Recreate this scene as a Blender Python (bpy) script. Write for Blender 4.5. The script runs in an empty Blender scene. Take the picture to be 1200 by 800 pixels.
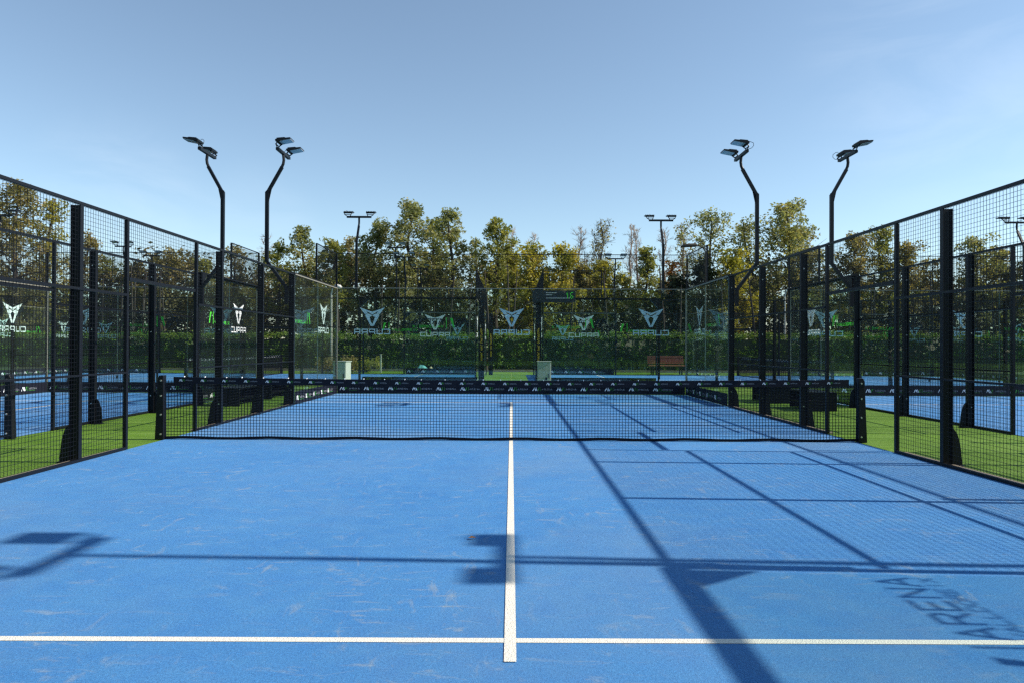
import bpy, math, random
import numpy as np
from mathutils import Vector, Matrix

random.seed(7)
sc = bpy.context.scene
COL = sc.collection

# ------------------------------------------------------------------ camera
CAM = Vector((0.0, -10.18, 1.353))
cd = bpy.data.cameras.new('camera')
cam = bpy.data.objects.new('camera', cd)
COL.objects.link(cam)
cd.sensor_width = 36.0
cd.lens = 24.74
cd.clip_start = 0.02
cd.clip_end = 3000
cam.matrix_world = (Matrix.Translation(CAM) @ Matrix.Rotation(-0.0007, 4, 'Z')
                    @ Matrix.Rotation(math.radians(90) + 0.0075, 4, 'X') @ Matrix.Rotation(0.0044, 4, 'Z'))
sc.camera = cam

# ------------------------------------------------------------------ light
SUN_EL = math.radians(36.6)
SUN_AZ = math.radians(-2.4)          # direction to the sun, measured from +x towards +y
w = bpy.data.worlds.new('World')
sc.world = w
w.use_nodes = True
nt = w.node_tree
nt.nodes.clear()
N = nt.nodes.new
L = nt.links.new
out = N('ShaderNodeOutputWorld')
bg = N('ShaderNodeBackground')
sky = N('ShaderNodeTexSky')
sky.sky_type = 'NISHITA'
sky.sun_disc = False
sky.sun_elevation = SUN_EL
sky.sun_rotation = math.radians(90) - SUN_AZ
sky.altitude = 50
sky.air_density = 1.0
sky.dust_density = 0.15
sky.ozone_density = 3.0
bg.inputs['Strength'].default_value = 0.130
# thin cirrus: stretched noise on the view direction
tc = N('ShaderNodeTexCoord')
mp = N('ShaderNodeMapping')
mp.inputs['Rotation'].default_value = (0.0, 0.75, 0.0)
mp.inputs['Scale'].default_value = (2.2, 3.0, 9.0)
nz = N('ShaderNodeTexNoise')
nz.inputs['Scale'].default_value = 1.6
nz.inputs['Detail'].default_value = 7
nz.inputs['Roughness'].default_value = 0.6
nz.inputs['Distortion'].default_value = 0.7
rmp = N('ShaderNodeMapRange')
rmp.inputs['From Min'].default_value = 0.42
rmp.inputs['From Max'].default_value = 0.85
rmp.inputs['To Max'].default_value = 0.13
mix = N('ShaderNodeMix')
mix.data_type = 'RGBA'
mix.inputs['B'].default_value = (7.2, 7.6, 8.0, 1)
# camera photographs render the sky a little paler and greyer than the raw model
hsv = N('ShaderNodeHueSaturation')
hsv.inputs['Saturation'].default_value = 0.88
hsv.inputs['Value'].default_value = 1.0
L(tc.outputs['Generated'], mp.inputs['Vector'])
L(mp.outputs['Vector'], nz.inputs['Vector'])
L(nz.outputs['Fac'], rmp.inputs['Value'])
# the wisps keep to two patches of sky: high on the right and low on the left
acc = None
for dx_, dz_, lo_, amt_ in ((0.66, 0.42, 0.975, 1.0), (-0.555, 0.215, 0.993, 1.0), (-0.36, 0.18, 0.996, 0.6)):
    v_ = Vector((dx_, 1.0, dz_)).normalized()
    dt_ = N('ShaderNodeVectorMath'); dt_.operation = 'DOT_PRODUCT'
    dt_.inputs[1].default_value = v_
    L(tc.outputs['Generated'], dt_.inputs[0])
    mr_ = N('ShaderNodeMapRange'); mr_.interpolation_type = 'SMOOTHERSTEP'
    mr_.inputs['From Min'].default_value = lo_; mr_.inputs['From Max'].default_value = 1.0; mr_.inputs['To Max'].default_value = amt_
    L(dt_.outputs['Value'], mr_.inputs['Value'])
    if acc is None: acc = mr_.outputs['Result']
    else:
        ad_ = N('ShaderNodeMath'); ad_.operation = 'ADD'; L(acc, ad_.inputs[0]); L(mr_.outputs['Result'], ad_.inputs[1]); acc = ad_.outputs[0]
ml_ = N('ShaderNodeMath'); ml_.operation = 'MULTIPLY'; ml_.use_clamp = True
L(acc, ml_.inputs[0]); L(rmp.outputs['Result'], ml_.inputs[1])
L(ml_.outputs[0], mix.inputs['Factor'])
L(sky.outputs['Color'], hsv.inputs['Color'])
tint = N('ShaderNodeMix'); tint.data_type = 'RGBA'; tint.blend_type = 'MULTIPLY'
tint.inputs['Factor'].default_value = 1.0
tint.inputs['B'].default_value = (0.95, 1.0, 0.955, 1)
L(hsv.outputs['Color'], tint.inputs['A'])
L(tint.outputs['Result'], mix.inputs['A'])
L(mix.outputs['Result'], bg.inputs['Color'])
L(bg.outputs['Background'], out.inputs['Surface'])

sd = bpy.data.lights.new('sun', 'SUN')
sd.energy = 5.0
sd.angle = math.radians(0.53)
sd.color = (1.0, 0.93, 0.82)
sun = bpy.data.objects.new('sun', sd)
COL.objects.link(sun)
sun.location = (30, 0, 30)
to_sun = Vector((math.cos(SUN_EL) * math.cos(SUN_AZ), math.cos(SUN_EL) * math.sin(SUN_AZ), math.sin(SUN_EL)))
sun.rotation_euler = to_sun.to_track_quat('Z', 'Y').to_euler()

sc.view_settings.view_transform = 'Standard'
sc.view_settings.look = 'None'
sc.view_settings.exposure = 0.50
sc.view_settings.gamma = 1.0
sc.cycles.transparent_max_bounces = 48
sc.cycles.max_bounces = 7
sc.cycles.glossy_bounces = 4
sc.cycles.diffuse_bounces = 3
sc.cycles.sample_clamp_indirect = 6
sc.cycles.pixel_filter_type = 'BLACKMAN_HARRIS'
sc.cycles.filter_width = 1.4
sc.cycles.use_denoising = False

# ------------------------------------------------------------------ materials
def nodes(name):
    m = bpy.data.materials.new(name)
    m.use_nodes = True
    t = m.node_tree
    t.nodes.clear()
    o = t.nodes.new('ShaderNodeOutputMaterial')
    return m, t, o

def ramp(t, stops, interp='LINEAR'):
    r = t.nodes.new('ShaderNodeValToRGB')
    r.color_ramp.interpolation = interp
    els = r.color_ramp.elements
    while len(els) < len(stops):
        els.new(0.5)
    for e, (p, c) in zip(els, stops):
        e.position = p
        e.color = (*c, 1) if len(c) == 3 else c
    return r

def noise(t, vec, scale, detail=4, rough=0.55, dist=0.0, sc3=None):
    n = t.nodes.new('ShaderNodeTexNoise')
    n.inputs['Scale'].default_value = scale
    n.inputs['Detail'].default_value = detail
    n.inputs['Roughness'].default_value = rough
    n.inputs['Distortion'].default_value = dist
    if sc3:
        m = t.nodes.new('ShaderNodeMapping')
        m.inputs['Scale'].default_value = sc3[:3]
        if len(sc3) > 3:
            m.inputs['Rotation'].default_value = (0, 0, sc3[3])
        t.links.new(vec, m.inputs['Vector'])
        vec = m.outputs['Vector']
    t.links.new(vec, n.inputs['Vector'])
    return n

def mixc(t, fac, a, b, mode='MIX'):
    m = t.nodes.new('ShaderNodeMix')
    m.data_type = 'RGBA'
    m.blend_type = mode
    for k, v in (('Factor', fac), ('A', a), ('B', b)):
        s = m.inputs[k]
        if isinstance(v, (int, float)):
            s.default_value = v
        elif isinstance(v, tuple):
            s.default_value = (*v, 1)
        else:
            t.links.new(v, s)
    return m.outputs['Result']

def maprange(t, v, a, b, c=0.0, d=1.0):
    m = t.nodes.new('ShaderNodeMapRange')
    for k, x in (('From Min', a), ('From Max', b), ('To Min', c), ('To Max', d)):
        m.inputs[k].default_value = x
    t.links.new(v, m.inputs['Value'])
    return m.outputs['Result']

def principled(name, col, rough=0.5, metal=0.0, spec=0.5, var=0.12, vscale=6.0, bump=0.0, bscale=60.0):
    m, t, o = nodes(name)
    p = t.nodes.new('ShaderNodeBsdfPrincipled')
    g = t.nodes.new('ShaderNodeNewGeometry')
    n = noise(t, g.outputs['Position'], vscale, 5)
    a = tuple(c * (1 - var) for c in col)
    b = tuple(min(1, c * (1 + var)) for c in col)
    t.links.new(mixc(t, n.outputs['Fac'], a, b), p.inputs['Base Color'])
    p.inputs['Roughness'].default_value = rough
    p.inputs['Metallic'].default_value = metal
    p.inputs['Specular IOR Level'].default_value = spec
    if bump:
        n2 = noise(t, g.outputs['Position'], bscale, 4)
        bp = t.nodes.new('ShaderNodeBump')
        bp.inputs['Strength'].default_value = bump
        bp.inputs['Distance'].default_value = 0.01
        t.links.new(n2.outputs['Fac'], bp.inputs['Height'])
        t.links.new(bp.outputs['Normal'], p.inputs['Normal'])
    t.links.new(p.outputs['BSDF'], o.inputs['Surface'])
    return m

STEEL = principled('black_powder_coated_steel', (0.0045, 0.0055, 0.0085), 0.45, 0.0, 0.30, 0.25, 9)
WIRE = principled('black_welded_wire', (0.006, 0.007, 0.010), 0.5, 0.0, 0.3, 0.2, 30)
BOLT = principled('zinc_bolt', (0.75, 0.75, 0.72), 0.3, 0.8, 0.5, 0.1)
CORD = principled('black_net_cord', (0.006, 0.007, 0.012), 0.8, 0, 0.2, 0.3, 40)
BAND = principled('navy_black_banner_vinyl', (0.006, 0.007, 0.014), 0.6, 0, 0.25, 0.3, 12)
WHITE = principled('white_print', (0.88, 0.89, 0.89), 0.5, 0, 0.4, 0.04, 20)
GREEN = principled('green_print', (0.10, 0.72, 0.05), 0.5, 0, 0.4, 0.06, 20)
BLACKP = principled('black_print', (0.006, 0.006, 0.007), 0.5, 0, 0.4, 0.1, 20)
YELLOW = principled('yellow_print', (0.75, 0.48, 0.02), 0.5, 0, 0.4, 0.1, 20)
SLATE = principled('slate_grey_panel', (0.018, 0.024, 0.030), 0.4, 0, 0.4, 0.1, 5)
LENS = principled('floodlight_lens', (0.36, 0.42, 0.48), 0.12, 0.0, 0.8, 0.05, 20)
CABINET = principled('pale_grey_cabinet_paint', (0.46, 0.49, 0.46), 0.45, 0, 0.4, 0.05, 4)
WOOD = principled('weathered_red_brown_wood', (0.33, 0.125, 0.075), 0.6, 0, 0.3, 0.3, 14)
LAMPW = principled('cream_lamp_post_paint', (0.62, 0.60, 0.52), 0.5, 0, 0.4, 0.1, 4)
TEAL = principled('pale_teal_tarpaulin', (0.22, 0.55, 0.58), 0.5, 0, 0.4, 0.2, 8)
CREAM = principled('cream_canvas', (0.70, 0.55, 0.38), 0.7, 0, 0.3, 0.2, 8)
ALU = principled('dull_aluminium_profile', (0.22, 0.21, 0.17), 0.5, 0.1, 0.4, 0.1, 4)
GREY = principled('grey_print', (0.30, 0.31, 0.33), 0.5, 0, 0.3, 0.1, 20)
DGREEN = principled('banner_green_print', (0.07, 0.34, 0.04), 0.5, 0, 0.3, 0.1, 20)
EDGE = principled('sea_green_glass_edge', (0.20, 0.27, 0.23), 0.25, 0, 0.6, 0.1, 4)
CURB = principled('sandy_concrete_curb', (0.30, 0.25, 0.19), 0.85, 0, 0.2, 0.25, 12, 0.4)
LINE = principled('white_turf_line', (0.76, 0.72, 0.63), 0.9, 0, 0.1, 0.09, 30, 0.8, 150)

def glass():
    m, t, o = nodes('tinted_toughened_glass')
    g = t.nodes.new('ShaderNodeNewGeometry')
    dot = t.nodes.new('ShaderNodeVectorMath'); dot.operation = 'DOT_PRODUCT'
    t.links.new(g.outputs['Normal'], dot.inputs[0]); t.links.new(g.outputs['Incoming'], dot.inputs[1])
    def mt(op, a, b=None):
        k = t.nodes.new('ShaderNodeMath'); k.operation = op; k.use_clamp = False
        for i, v in enumerate((a, b)):
            if v is None: continue
            if isinstance(v, (int, float)): k.inputs[i].default_value = v
            else: t.links.new(v, k.inputs[i])
        return k.outputs[0]
    c = mt('ABSOLUTE', dot.outputs['Value'])
    f = mt('ADD', mt('MULTIPLY', mt('POWER', mt('SUBTRACT', 1.0, c), 5.0), 0.90), 0.040)
    tr = t.nodes.new('ShaderNodeBsdfTransparent')
    tr.inputs['Color'].default_value = (0.875, 0.932, 0.915, 1)
    gl = t.nodes.new('ShaderNodeBsdfGlossy'); gl.inputs['Roughness'].default_value = 0.0
    gl.inputs['Color'].default_value = (0.92, 0.97, 0.97, 1)
    mx = t.nodes.new('ShaderNodeMixShader')
    t.links.new(f, mx.inputs['Fac']); t.links.new(tr.outputs[0], mx.inputs[1]); t.links.new(gl.outputs[0], mx.inputs[2])
    # thin film of dust, strengthened to paint a pale sheen on the panes
    df = t.nodes.new('ShaderNodeBsdfDiffuse'); df.inputs['Color'].default_value = (0.5, 0.55, 0.5, 1)
    n = noise(t, g.outputs['Position'], 1.3, 6, 0.6, 0.4)
    m2 = t.nodes.new('ShaderNodeMixShader')
    t.links.new(maprange(t, n.outputs['Fac'], 0.35, 0.75, 0.005, 0.015), m2.inputs['Fac'])
    t.links.new(mx.outputs[0], m2.inputs[1]); t.links.new(df.outputs[0], m2.inputs[2])
    t.links.new(m2.outputs[0], o.inputs['Surface'])
    return m
GLASS = glass()

def blue_turf():
    m, t, o = nodes('blue_artificial_turf')
    p = t.nodes.new('ShaderNodeBsdfPrincipled')
    g = t.nodes.new('ShaderNodeNewGeometry').outputs['Position']
    big = noise(t, g, 0.55, 5, 0.6, 0.3)
    mid = noise(t, g, 5.0, 6, 0.65, 0.5)
    fine = noise(t, g, 75.0, 4, 0.9)
    fib = noise(t, g, 330.0, 2, 0.9)
    base = mixc(t, maprange(t, big.outputs['Fac'], 0.3, 0.7), (0.034, 0.178, 0.452), (0.054, 0.220, 0.505))
    base = mixc(t, maprange(t, mid.outputs['Fac'], 0.35, 0.7, 0, 0.6), base, (0.070, 0.245, 0.49))
    gr = mixc(t, maprange(t, fine.outputs['Fac'], 0.30, 0.70), (0.42, 0.52, 0.62), (1.7, 1.55, 1.42))
    base = mixc(t, 0.75, base, gr, 'MULTIPLY')
    gr2 = mixc(t, maprange(t, fib.outputs['Fac'], 0.30, 0.70), (0.6, 0.62, 0.66), (1.45, 1.4, 1.35))
    base = mixc(t, 0.5, base, gr2, 'MULTIPLY')
    # sand left on top of the pile: short scuffs in two directions, and broad pale drifts
    s1 = noise(t, g, 1.0, 5, 0.62, 0.8, (3.4, 12.0, 1, 0.15))
    s2 = noise(t, g, 1.0, 5, 0.62, 0.8, (8.0, 3.6, 1, -0.5))
    s3 = noise(t, g, 1.0, 6, 0.7, 0.8, (6.5, 9.0, 1, 0.9))
    gate = noise(t, g, 0.9, 3, 0.5)
    f1 = maprange(t, s1.outputs['Fac'], 0.575, 0.72, 0, 0.6)
    f2 = maprange(t, s2.outputs['Fac'], 0.59, 0.73, 0, 0.55)
    f3 = maprange(t, s3.outputs['Fac'], 0.60, 0.76, 0, 0.45)
    gt = maprange(t, gate.outputs['Fac'], 0.38, 0.6, 0.15, 1)
    def mul(a, b):
        k = t.nodes.new('ShaderNodeMath'); k.operation = 'MULTIPLY'
        t.links.new(a, k.inputs[0]); t.links.new(b, k.inputs[1]); return k.outputs[0]
    sand = (0.35, 0.385, 0.375)
    gf = maprange(t, fine.outputs['Fac'], 0.35, 0.65, 0.5, 1.2)
    for f in (f1, f2, f3):
        base = mixc(t, mul(mul(f, gt), gf), base, sand)
    # loose grains between the fibres
    base = mixc(t, maprange(t, fib.outputs['Fac'], 0.56, 0.70, 0.0, 0.42), base, (0.26, 0.24, 0.20))
    drift = noise(t, g, 0.35, 6, 0.65, 0.6)
    base = mixc(t, maprange(t, drift.outputs['Fac'], 0.45, 0.72, 0.0, 0.30), base, (0.22, 0.29, 0.36))
    t.links.new(base, p.inputs['Base Color'])
    p.inputs['Roughness'].default_value = 0.85
    p.inputs['Specular IOR Level'].default_value = 0.12
    p.inputs['Sheen Weight'].default_value = 0.05
    p.inputs['Sheen Tint'].default_value = (0.6, 0.8, 1, 1)
    b = t.nodes.new('ShaderNodeBump')
    b.inputs['Strength'].default_value = 0.7; b.inputs['Distance'].default_value = 0.006
    ad = t.nodes.new('ShaderNodeMath'); ad.operation = 'ADD'
    t.links.new(fine.outputs['Fac'], ad.inputs[0]); t.links.new(fib.outputs['Fac'], ad.inputs[1])
    t.links.new(ad.outputs[0], b.inputs['Height']); t.links.new(b.outputs['Normal'], p.inputs['Normal'])
    t.links.new(p.outputs['BSDF'], o.inputs['Surface'])
    return m
TURF = blue_turf()

def green_turf():
    m, t, o = nodes('green_artificial_grass')
    p = t.nodes.new('ShaderNodeBsdfPrincipled')
    g = t.nodes.new('ShaderNodeNewGeometry').outputs['Position']
    a = noise(t, g, 0.8, 4, 0.6)
    bnd = noise(t, g, 1.0, 4, 0.6, 0.3, (0.8, 4.5, 1))
    f = noise(t, g, 90.0, 3, 0.85)
    c = mixc(t, maprange(t, a.outputs['Fac'], 0.35, 0.65), (0.078, 0.165, 0.011), (0.112, 0.220, 0.016))
    c = mixc(t, maprange(t, bnd.outputs['Fac'], 0.45, 0.7, 0, 0.6), c, (0.16, 0.26, 0.05))
    c = mixc(t, 0.7, c, mixc(t, maprange(t, f.outputs['Fac'], 0.3, 0.7), (0.5, 0.5, 0.5), (1.5, 1.5, 1.5)), 'MULTIPLY')
    t.links.new(c, p.inputs['Base Color'])
    p.inputs['Roughness'].default_value = 0.8
    p.inputs['Specular IOR Level'].default_value = 0.2
    b = t.nodes.new('ShaderNodeBump')
    b.inputs['Strength'].default_value = 0.9; b.inputs['Distance'].default_value = 0.012
    t.links.new(f.outputs['Fac'], b.inputs['Height']); t.links.new(b.outputs['Normal'], p.inputs['Normal'])
    t.links.new(p.outputs['BSDF'], o.inputs['Surface'])
    return m
GRASS = green_turf()
EARTH = principled('leaf_littered_earth', (0.075, 0.062, 0.035), 0.95, 0, 0.1, 0.5, 1.5, 0.6, 20)

def leaf_mat(name, cols, trans=0.48, scale=0.9):
    m, t, o = nodes(name)
    g = t.nodes.new('ShaderNodeNewGeometry')
    n = noise(t, g.outputs['Position'], scale, 3, 0.6)
    r = ramp(t, [(0.30 + 0.4 * i / (len(cols) - 1), c) for i, c in enumerate(cols)])
    t.links.new(n.outputs['Fac'], r.inputs['Fac'])
    rr = mixc(t, 0.9, r.outputs['Color'], mixc(t, g.outputs['Random Per Island'], (0.86, 0.88, 0.90), (1.42, 1.40, 1.32)), 'MULTIPLY')
    d = t.nodes.new('ShaderNodeBsdfPrincipled')
    d.inputs['Roughness'].default_value = 0.55
    d.inputs['Specular IOR Level'].default_value = 0.3
    t.links.new(rr, d.inputs['Base Color'])
    tl = t.nodes.new('ShaderNodeBsdfTranslucent')
    t.links.new(mixc(t, 1.0, rr, (1.3, 1.25, 0.6), 'MULTIPLY'), tl.inputs['Color'])
    mx = t.nodes.new('ShaderNodeMixShader'); mx.inputs['Fac'].default_value = trans
    t.links.new(d.outputs['BSDF'], mx.inputs[1]); t.links.new(tl.outputs[0], mx.inputs[2])
    t.links.new(mx.outputs[0], o.inputs['Surface'])
    return m
LEAF = {
    'olive': leaf_mat('olive_leaves', [(0.10, 0.125, 0.040), (0.19, 0.205, 0.060), (0.29, 0.265, 0.080)]),
    'eucalypt': leaf_mat('grey_green_leaves', [(0.115, 0.14, 0.068), (0.21, 0.225, 0.105), (0.32, 0.275, 0.13)]),
    'yellow': leaf_mat('yellowing_leaves', [(0.15, 0.165, 0.032), (0.26, 0.25, 0.045), (0.37, 0.30, 0.055)]),
    'brown': leaf_mat('browning_leaves', [(0.115, 0.115, 0.052), (0.21, 0.19, 0.080), (0.30, 0.235, 0.10)]),
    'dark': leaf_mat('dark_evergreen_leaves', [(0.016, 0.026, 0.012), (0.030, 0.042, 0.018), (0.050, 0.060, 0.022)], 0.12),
    'orange': leaf_mat('orange_autumn_leaves', [(0.30, 0.10, 0.03), (0.42, 0.17, 0.04), (0.45, 0.26, 0.05)]),
    'hedge': leaf_mat('clipped_hedge_leaves', [(0.044, 0.090, 0.014), (0.092, 0.170, 0.022), (0.17, 0.25, 0.03)], 0.15, 2.0),
    'lit_top': leaf_mat('sunlit_hedge_top_leaves', [(0.10, 0.16, 0.02), (0.17, 0.25, 0.03), (0.26, 0.32, 0.045)], 0.3, 2.0),  # hedge leaf colour brightened to stand in for sun on the top
    'wood': leaf_mat('woodland_leaves', [(0.055, 0.060, 0.026), (0.100, 0.092, 0.040), (0.16, 0.125, 0.052)], 0.25, 0.4),
}
BARK = principled('grey_brown_bark', (0.060, 0.052, 0.044), 0.9, 0, 0.15, 0.35, 5, 0.7, 25)
PALEBARK = principled('pale_bare_bark', (0.30, 0.245, 0.20), 0.9, 0, 0.15, 0.3, 5, 0.5, 25)

# ------------------------------------------------------------------ helpers
class MB:
    """collects geometry for ONE mesh object"""
    def __init__(s):
        s.v = []; s.f = []; s.m = []
    def face(s, pts, mi=0):
        b = len(s.v); s.v += [tuple(p) for p in pts]; s.f.append(tuple(range(b, b + len(pts)))); s.m.append(mi)
    def box(s, x0, x1, y0, y1, z0, z1, mi=0):
        b = len(s.v)
        s.v += [(x, y, z) for z in (z0, z1) for y in (y0, y1) for x in (x0, x1)]
        for q in ((0, 2, 3, 1), (4, 5, 7, 6), (0, 1, 5, 4), (2, 6, 7, 3), (0, 4, 6, 2), (1, 3, 7, 5)):
            s.f.append(tuple(b + i for i in q)); s.m.append(mi)
    def cbox(s, c, d, mi=0):
        s.box(c[0] - d[0] / 2, c[0] + d[0] / 2, c[1] - d[1] / 2, c[1] + d[1] / 2, c[2] - d[2] / 2, c[2] + d[2] / 2, mi)
    def tube(s, pts, rad, n=8, mi=0, caps=True):
        pts = [Vector(p) for p in pts]
        if not isinstance(rad, (list, tuple)): rad = [rad] * len(pts)
        b = len(s.v)
        up = None
        for i, p in enumerate(pts):
            d = (pts[min(i + 1, len(pts) - 1)] - pts[max(i - 1, 0)])
            if d.length < 1e-9: d = Vector((0, 0, 1))
            d.normalize()
            if up is None:
                up = Vector((1, 0, 0)) if abs(d.x) < 0.8 else Vector((0, 1, 0))
            x = (up - d * up.dot(d)).normalized(); y = d.cross(x); up = x
            for k in range(n):
                a = 2 * math.pi * k / n
                s.v.append(tuple(p + (x * math.cos(a) + y * math.sin(a)) * rad[i]))
        for i in range(len(pts) - 1):
            for k in range(n):
                k2 = (k + 1) % n
                s.f.append((b + i * n + k, b + i * n + k2, b + (i + 1) * n + k2, b + (i + 1) * n + k)); s.m.append(mi)
        if caps:
            s.f.append(tuple(b + k for k in reversed(range(n)))); s.m.append(mi)
            e = b + (len(pts) - 1) * n
            s.f.append(tuple(e + k for k in range(n))); s.m.append(mi)
    def prism(s, poly, axis, a0, a1, mi=0):
        """extrude a 2-D polygon; axis 'y': poly in (x,z); axis 'x': poly in (y,z)"""
        def P(u, v, a): return (u, a, v) if axis == 'y' else (a, u, v)
        n = len(poly); b = len(s.v)
        s.v += [P(u, v, a0) for u, v in poly] + [P(u, v, a1) for u, v in poly]
        s.f.append(tuple(b + i for i in range(n))); s.m.append(mi)
        s.f.append(tuple(b + n + i for i in reversed(range(n)))); s.m.append(mi)
        for i in range(n):
            j = (i + 1) % n
            s.f.append((b + i, b + n + i, b + n + j, b + j)); s.m.append(mi)
    def build(s, name, mats, parent=None, smooth=False, kind=None, label=None, bevel=0.0):
        me = bpy.data.meshes.new(name)
        me.from_pydata(s.v, [], s.f)
        if not isinstance(mats, (list, tuple)): mats = [mats]
        for m in mats: me.materials.append(m)
        if len(mats) > 1: me.polygons.foreach_set('material_index', s.m)
        if smooth: me.polygons.foreach_set('use_smooth', [True] * len(s.f))
        me.update()
        o = bpy.data.objects.new(name, me)
        COL.objects.link(o)
        if parent: o.parent = parent
        if kind: o['kind'] = kind
        if label: o['label'] = label
        if bevel:
            b = o.modifiers.new('bevel', 'BEVEL'); b.width = bevel; b.segments = 2; b.limit_method = 'ANGLE'
        return o

def thing(name, label, cat, loc=(0, 0, 0), rz=0.0, group=None):
    o = bpy.data.objects.new(name, None)
    o.empty_display_size = 0.2
    COL.objects.link(o)
    o.location = loc; o.rotation_euler = (0, 0, rz)
    o['label'] = label; o['category'] = cat
    if group: o['group'] = group
    return o

def tag(o, label, cat, group=None):
    o['label'] = label; o['category'] = cat
    if group: o['group'] = group
    return o

def dup(root, loc, rz, label, group=None):
    def rec(o, par):
        c = o.copy(); COL.objects.link(c)
        if par: c.parent = par
        for ch in list(o.children): rec(ch, c)
        return c
    r = rec(root, None)
    r.location = loc; r.rotation_euler = (0, 0, rz); r['label'] = label
    if group: r['group'] = group
    return r

def structure(o):
    o['kind'] = 'structure'; return o

R = math.radians

# ------------------------------------------------------------------ lettering (flat print, built as stroke outlines)
G = {
 'A': ([(0, 0), (.5, 1), (1, 0)], [(.2, .33), (.8, .33)]),
 'R': ([(0, 0), (0, 1), (.75, 1), (.95, .85), (.95, .65), (.75, .5), (0, .5)], [(.5, .5), (1, 0)]),
 'E': ([(.95, 1), (0, 1), (0, 0), (.95, 0)], [(0, .5), (.8, .5)]),
 'N': ([(0, 0), (0, 1), (1, 0), (1, 1)],),
 'V': ([(0, 1), (.5, 0), (1, 1)],),
 'L': ([(0, 1), (0, 0), (.9, 0)],),
 'D': ([(0, 0), (0, 1), (.65, 1), (1, .7), (1, .3), (.65, 0), (0, 0)],),
 'O': ([(.3, 0), (0, .3), (0, .7), (.3, 1), (.7, 1), (1, .7), (1, .3), (.7, 0), (.3, 0)],),
 'I': ([(.5, 0), (.5, 1)],),
 'X': ([(0, 0), (1, 1)], [(0, 1), (1, 0)]),
 '1': ([(.15, .75), (.55, 1), (.55, 0)],),
 '6': ([(.95, 1), (.1, 1), (.1, 0), (.95, 0), (.95, .5), (.1, .5)],),
 # squared letters of the CUPRA wordmark
 'c': ([(1, 1), (0, 1), (0, 0), (1, 0)],),
 'u': ([(0, 1), (0, 0), (1, 0), (1, 1)],),
 'p': ([(0, 0), (0, 1), (1, 1), (1, .38), (0, .38)],),
 'r': ([(0, 0), (0, 1), (1, 1), (1, .38), (0, .38)], [(.62, .38), (1, 0)]),
 'a': ([(0, 0), (0, 1), (1, 1), (1, 0)], [(0, .38), (1, .38)]),
}
EMBLEM_L = [
 [(-1, 0), (-.15, -.31), (0, -.35), (0, -.56), (-.22, -.43), (-.48, -.31), (-.33, -.50), (-.60, -.52)],
 [(-.58, -.60), (-.28, -.49), (0, -.63), (-.21, -.78), (-.145, -1.02), (0, -1.36), (0, -1.46), (-.12, -1.46)],
]

class Print:
    """flat print in a (u, v) plane; P maps (u, v) to 3-D"""
    def __init__(s, P): s.mb = MB(); s.P = P
    def stroke(s, pts, wd, mi=0):
        for (x0, y0), (x1, y1) in zip(pts, pts[1:]):
            dx, dy = x1 - x0, y1 - y0
            l = math.hypot(dx, dy) or 1
            ex, ey = dx / l * wd / 2, dy / l * wd / 2
            nx, ny = -ey, ex
            s.mb.face([s.P(x0 - ex + nx, y0 - ey + ny), s.P(x0 - ex - nx, y0 - ey - ny), s.P(x1 + ex - nx, y1 + ey - ny), s.P(x1 + ex + nx, y1 + ey + ny)], mi)
    def word(s, txt, u, v, wd, h, gap, thick, mi=0):
        for ch in txt:
            if ch != ' ':
                for pl in G[ch]:
                    s.stroke([(u + a * wd, v + b * h) for a, b in pl], thick, mi)
            u += wd + gap
        return u - gap
    def cword(s, txt, cu, v, wd, h, gap, thick, mi=0):
        n = len(txt); s.word(txt, cu - (n * wd + (n - 1) * gap) / 2, v, wd, h, gap, thick, mi)
    def poly(s, pts, mi=0): s.mb.face([s.P(*p) for p in pts], mi)
    def ava(s, u, v, h, mw=0, mg=1):
        """A and V letters with the green slanted bar and the thin upright"""
        t = h * 0.26
        s.poly([(u, v), (u + t, v), (u + .75 * h, v + h), (u + .75 * h - t, v + h)], mw)
        s.poly([(u + .62 * h, v + .72 * h), (u + .62 * h + t * .5, v + h), (u + 1.22 * h + t * .2, v), (u + 1.22 * h - t, v)], mw)
        s.poly([(u + .95 * h, v + h), (u + .95 * h + t, v + h), (u + 1.62 * h, v), (u + 1.62 * h - t, v)], mw)
        s.poly([(u + 1.62 * h, v), (u + 1.62 * h + t * .55, v), (u + 2.12 * h, v + h), (u + 2.12 * h - t * 1.1, v + h)], mg)
        s.poly([(u + 2.45 * h, v - .05 * h), (u + 2.53 * h, v - .05 * h), (u + 2.53 * h, v + 1.05 * h), (u + 2.45 * h, v + 1.05 * h)], mg)
        return u + 2.75 * h

def emblem_sticker(P, cu, parent, zt=2.46):
    p = Print(P)
    for pl in EMBLEM_L:
        p.poly([(cu + a * .365, zt + b * .365) for a, b in pl])
        p.poly([(cu - a * .365, zt + b * .365) for a, b in reversed(pl)])
    o = p.mb.build('emblem_sticker', WHITE, parent)
    q = Print(P)
    q.cword('cupra', cu, 1.705, 0.150, 0.125, 0.064, 0.028)
    q.mb.build('wordmark_sticker', WHITE, parent)

def arena_sticker(P, cu, parent):
    p = Print(P)
    u = p.ava(cu - .80, 1.89, .27, 0, 1)
    p.word('ARENA', u + .02, 1.99, .135, .15, .05, .024, 0)
    p.word('VALLDOREIX', u + .02, 1.89, .068, .062, .022, .012, 1)
    p.mb.build('arena_sticker', [BLACKP, GREEN], parent)

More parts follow.
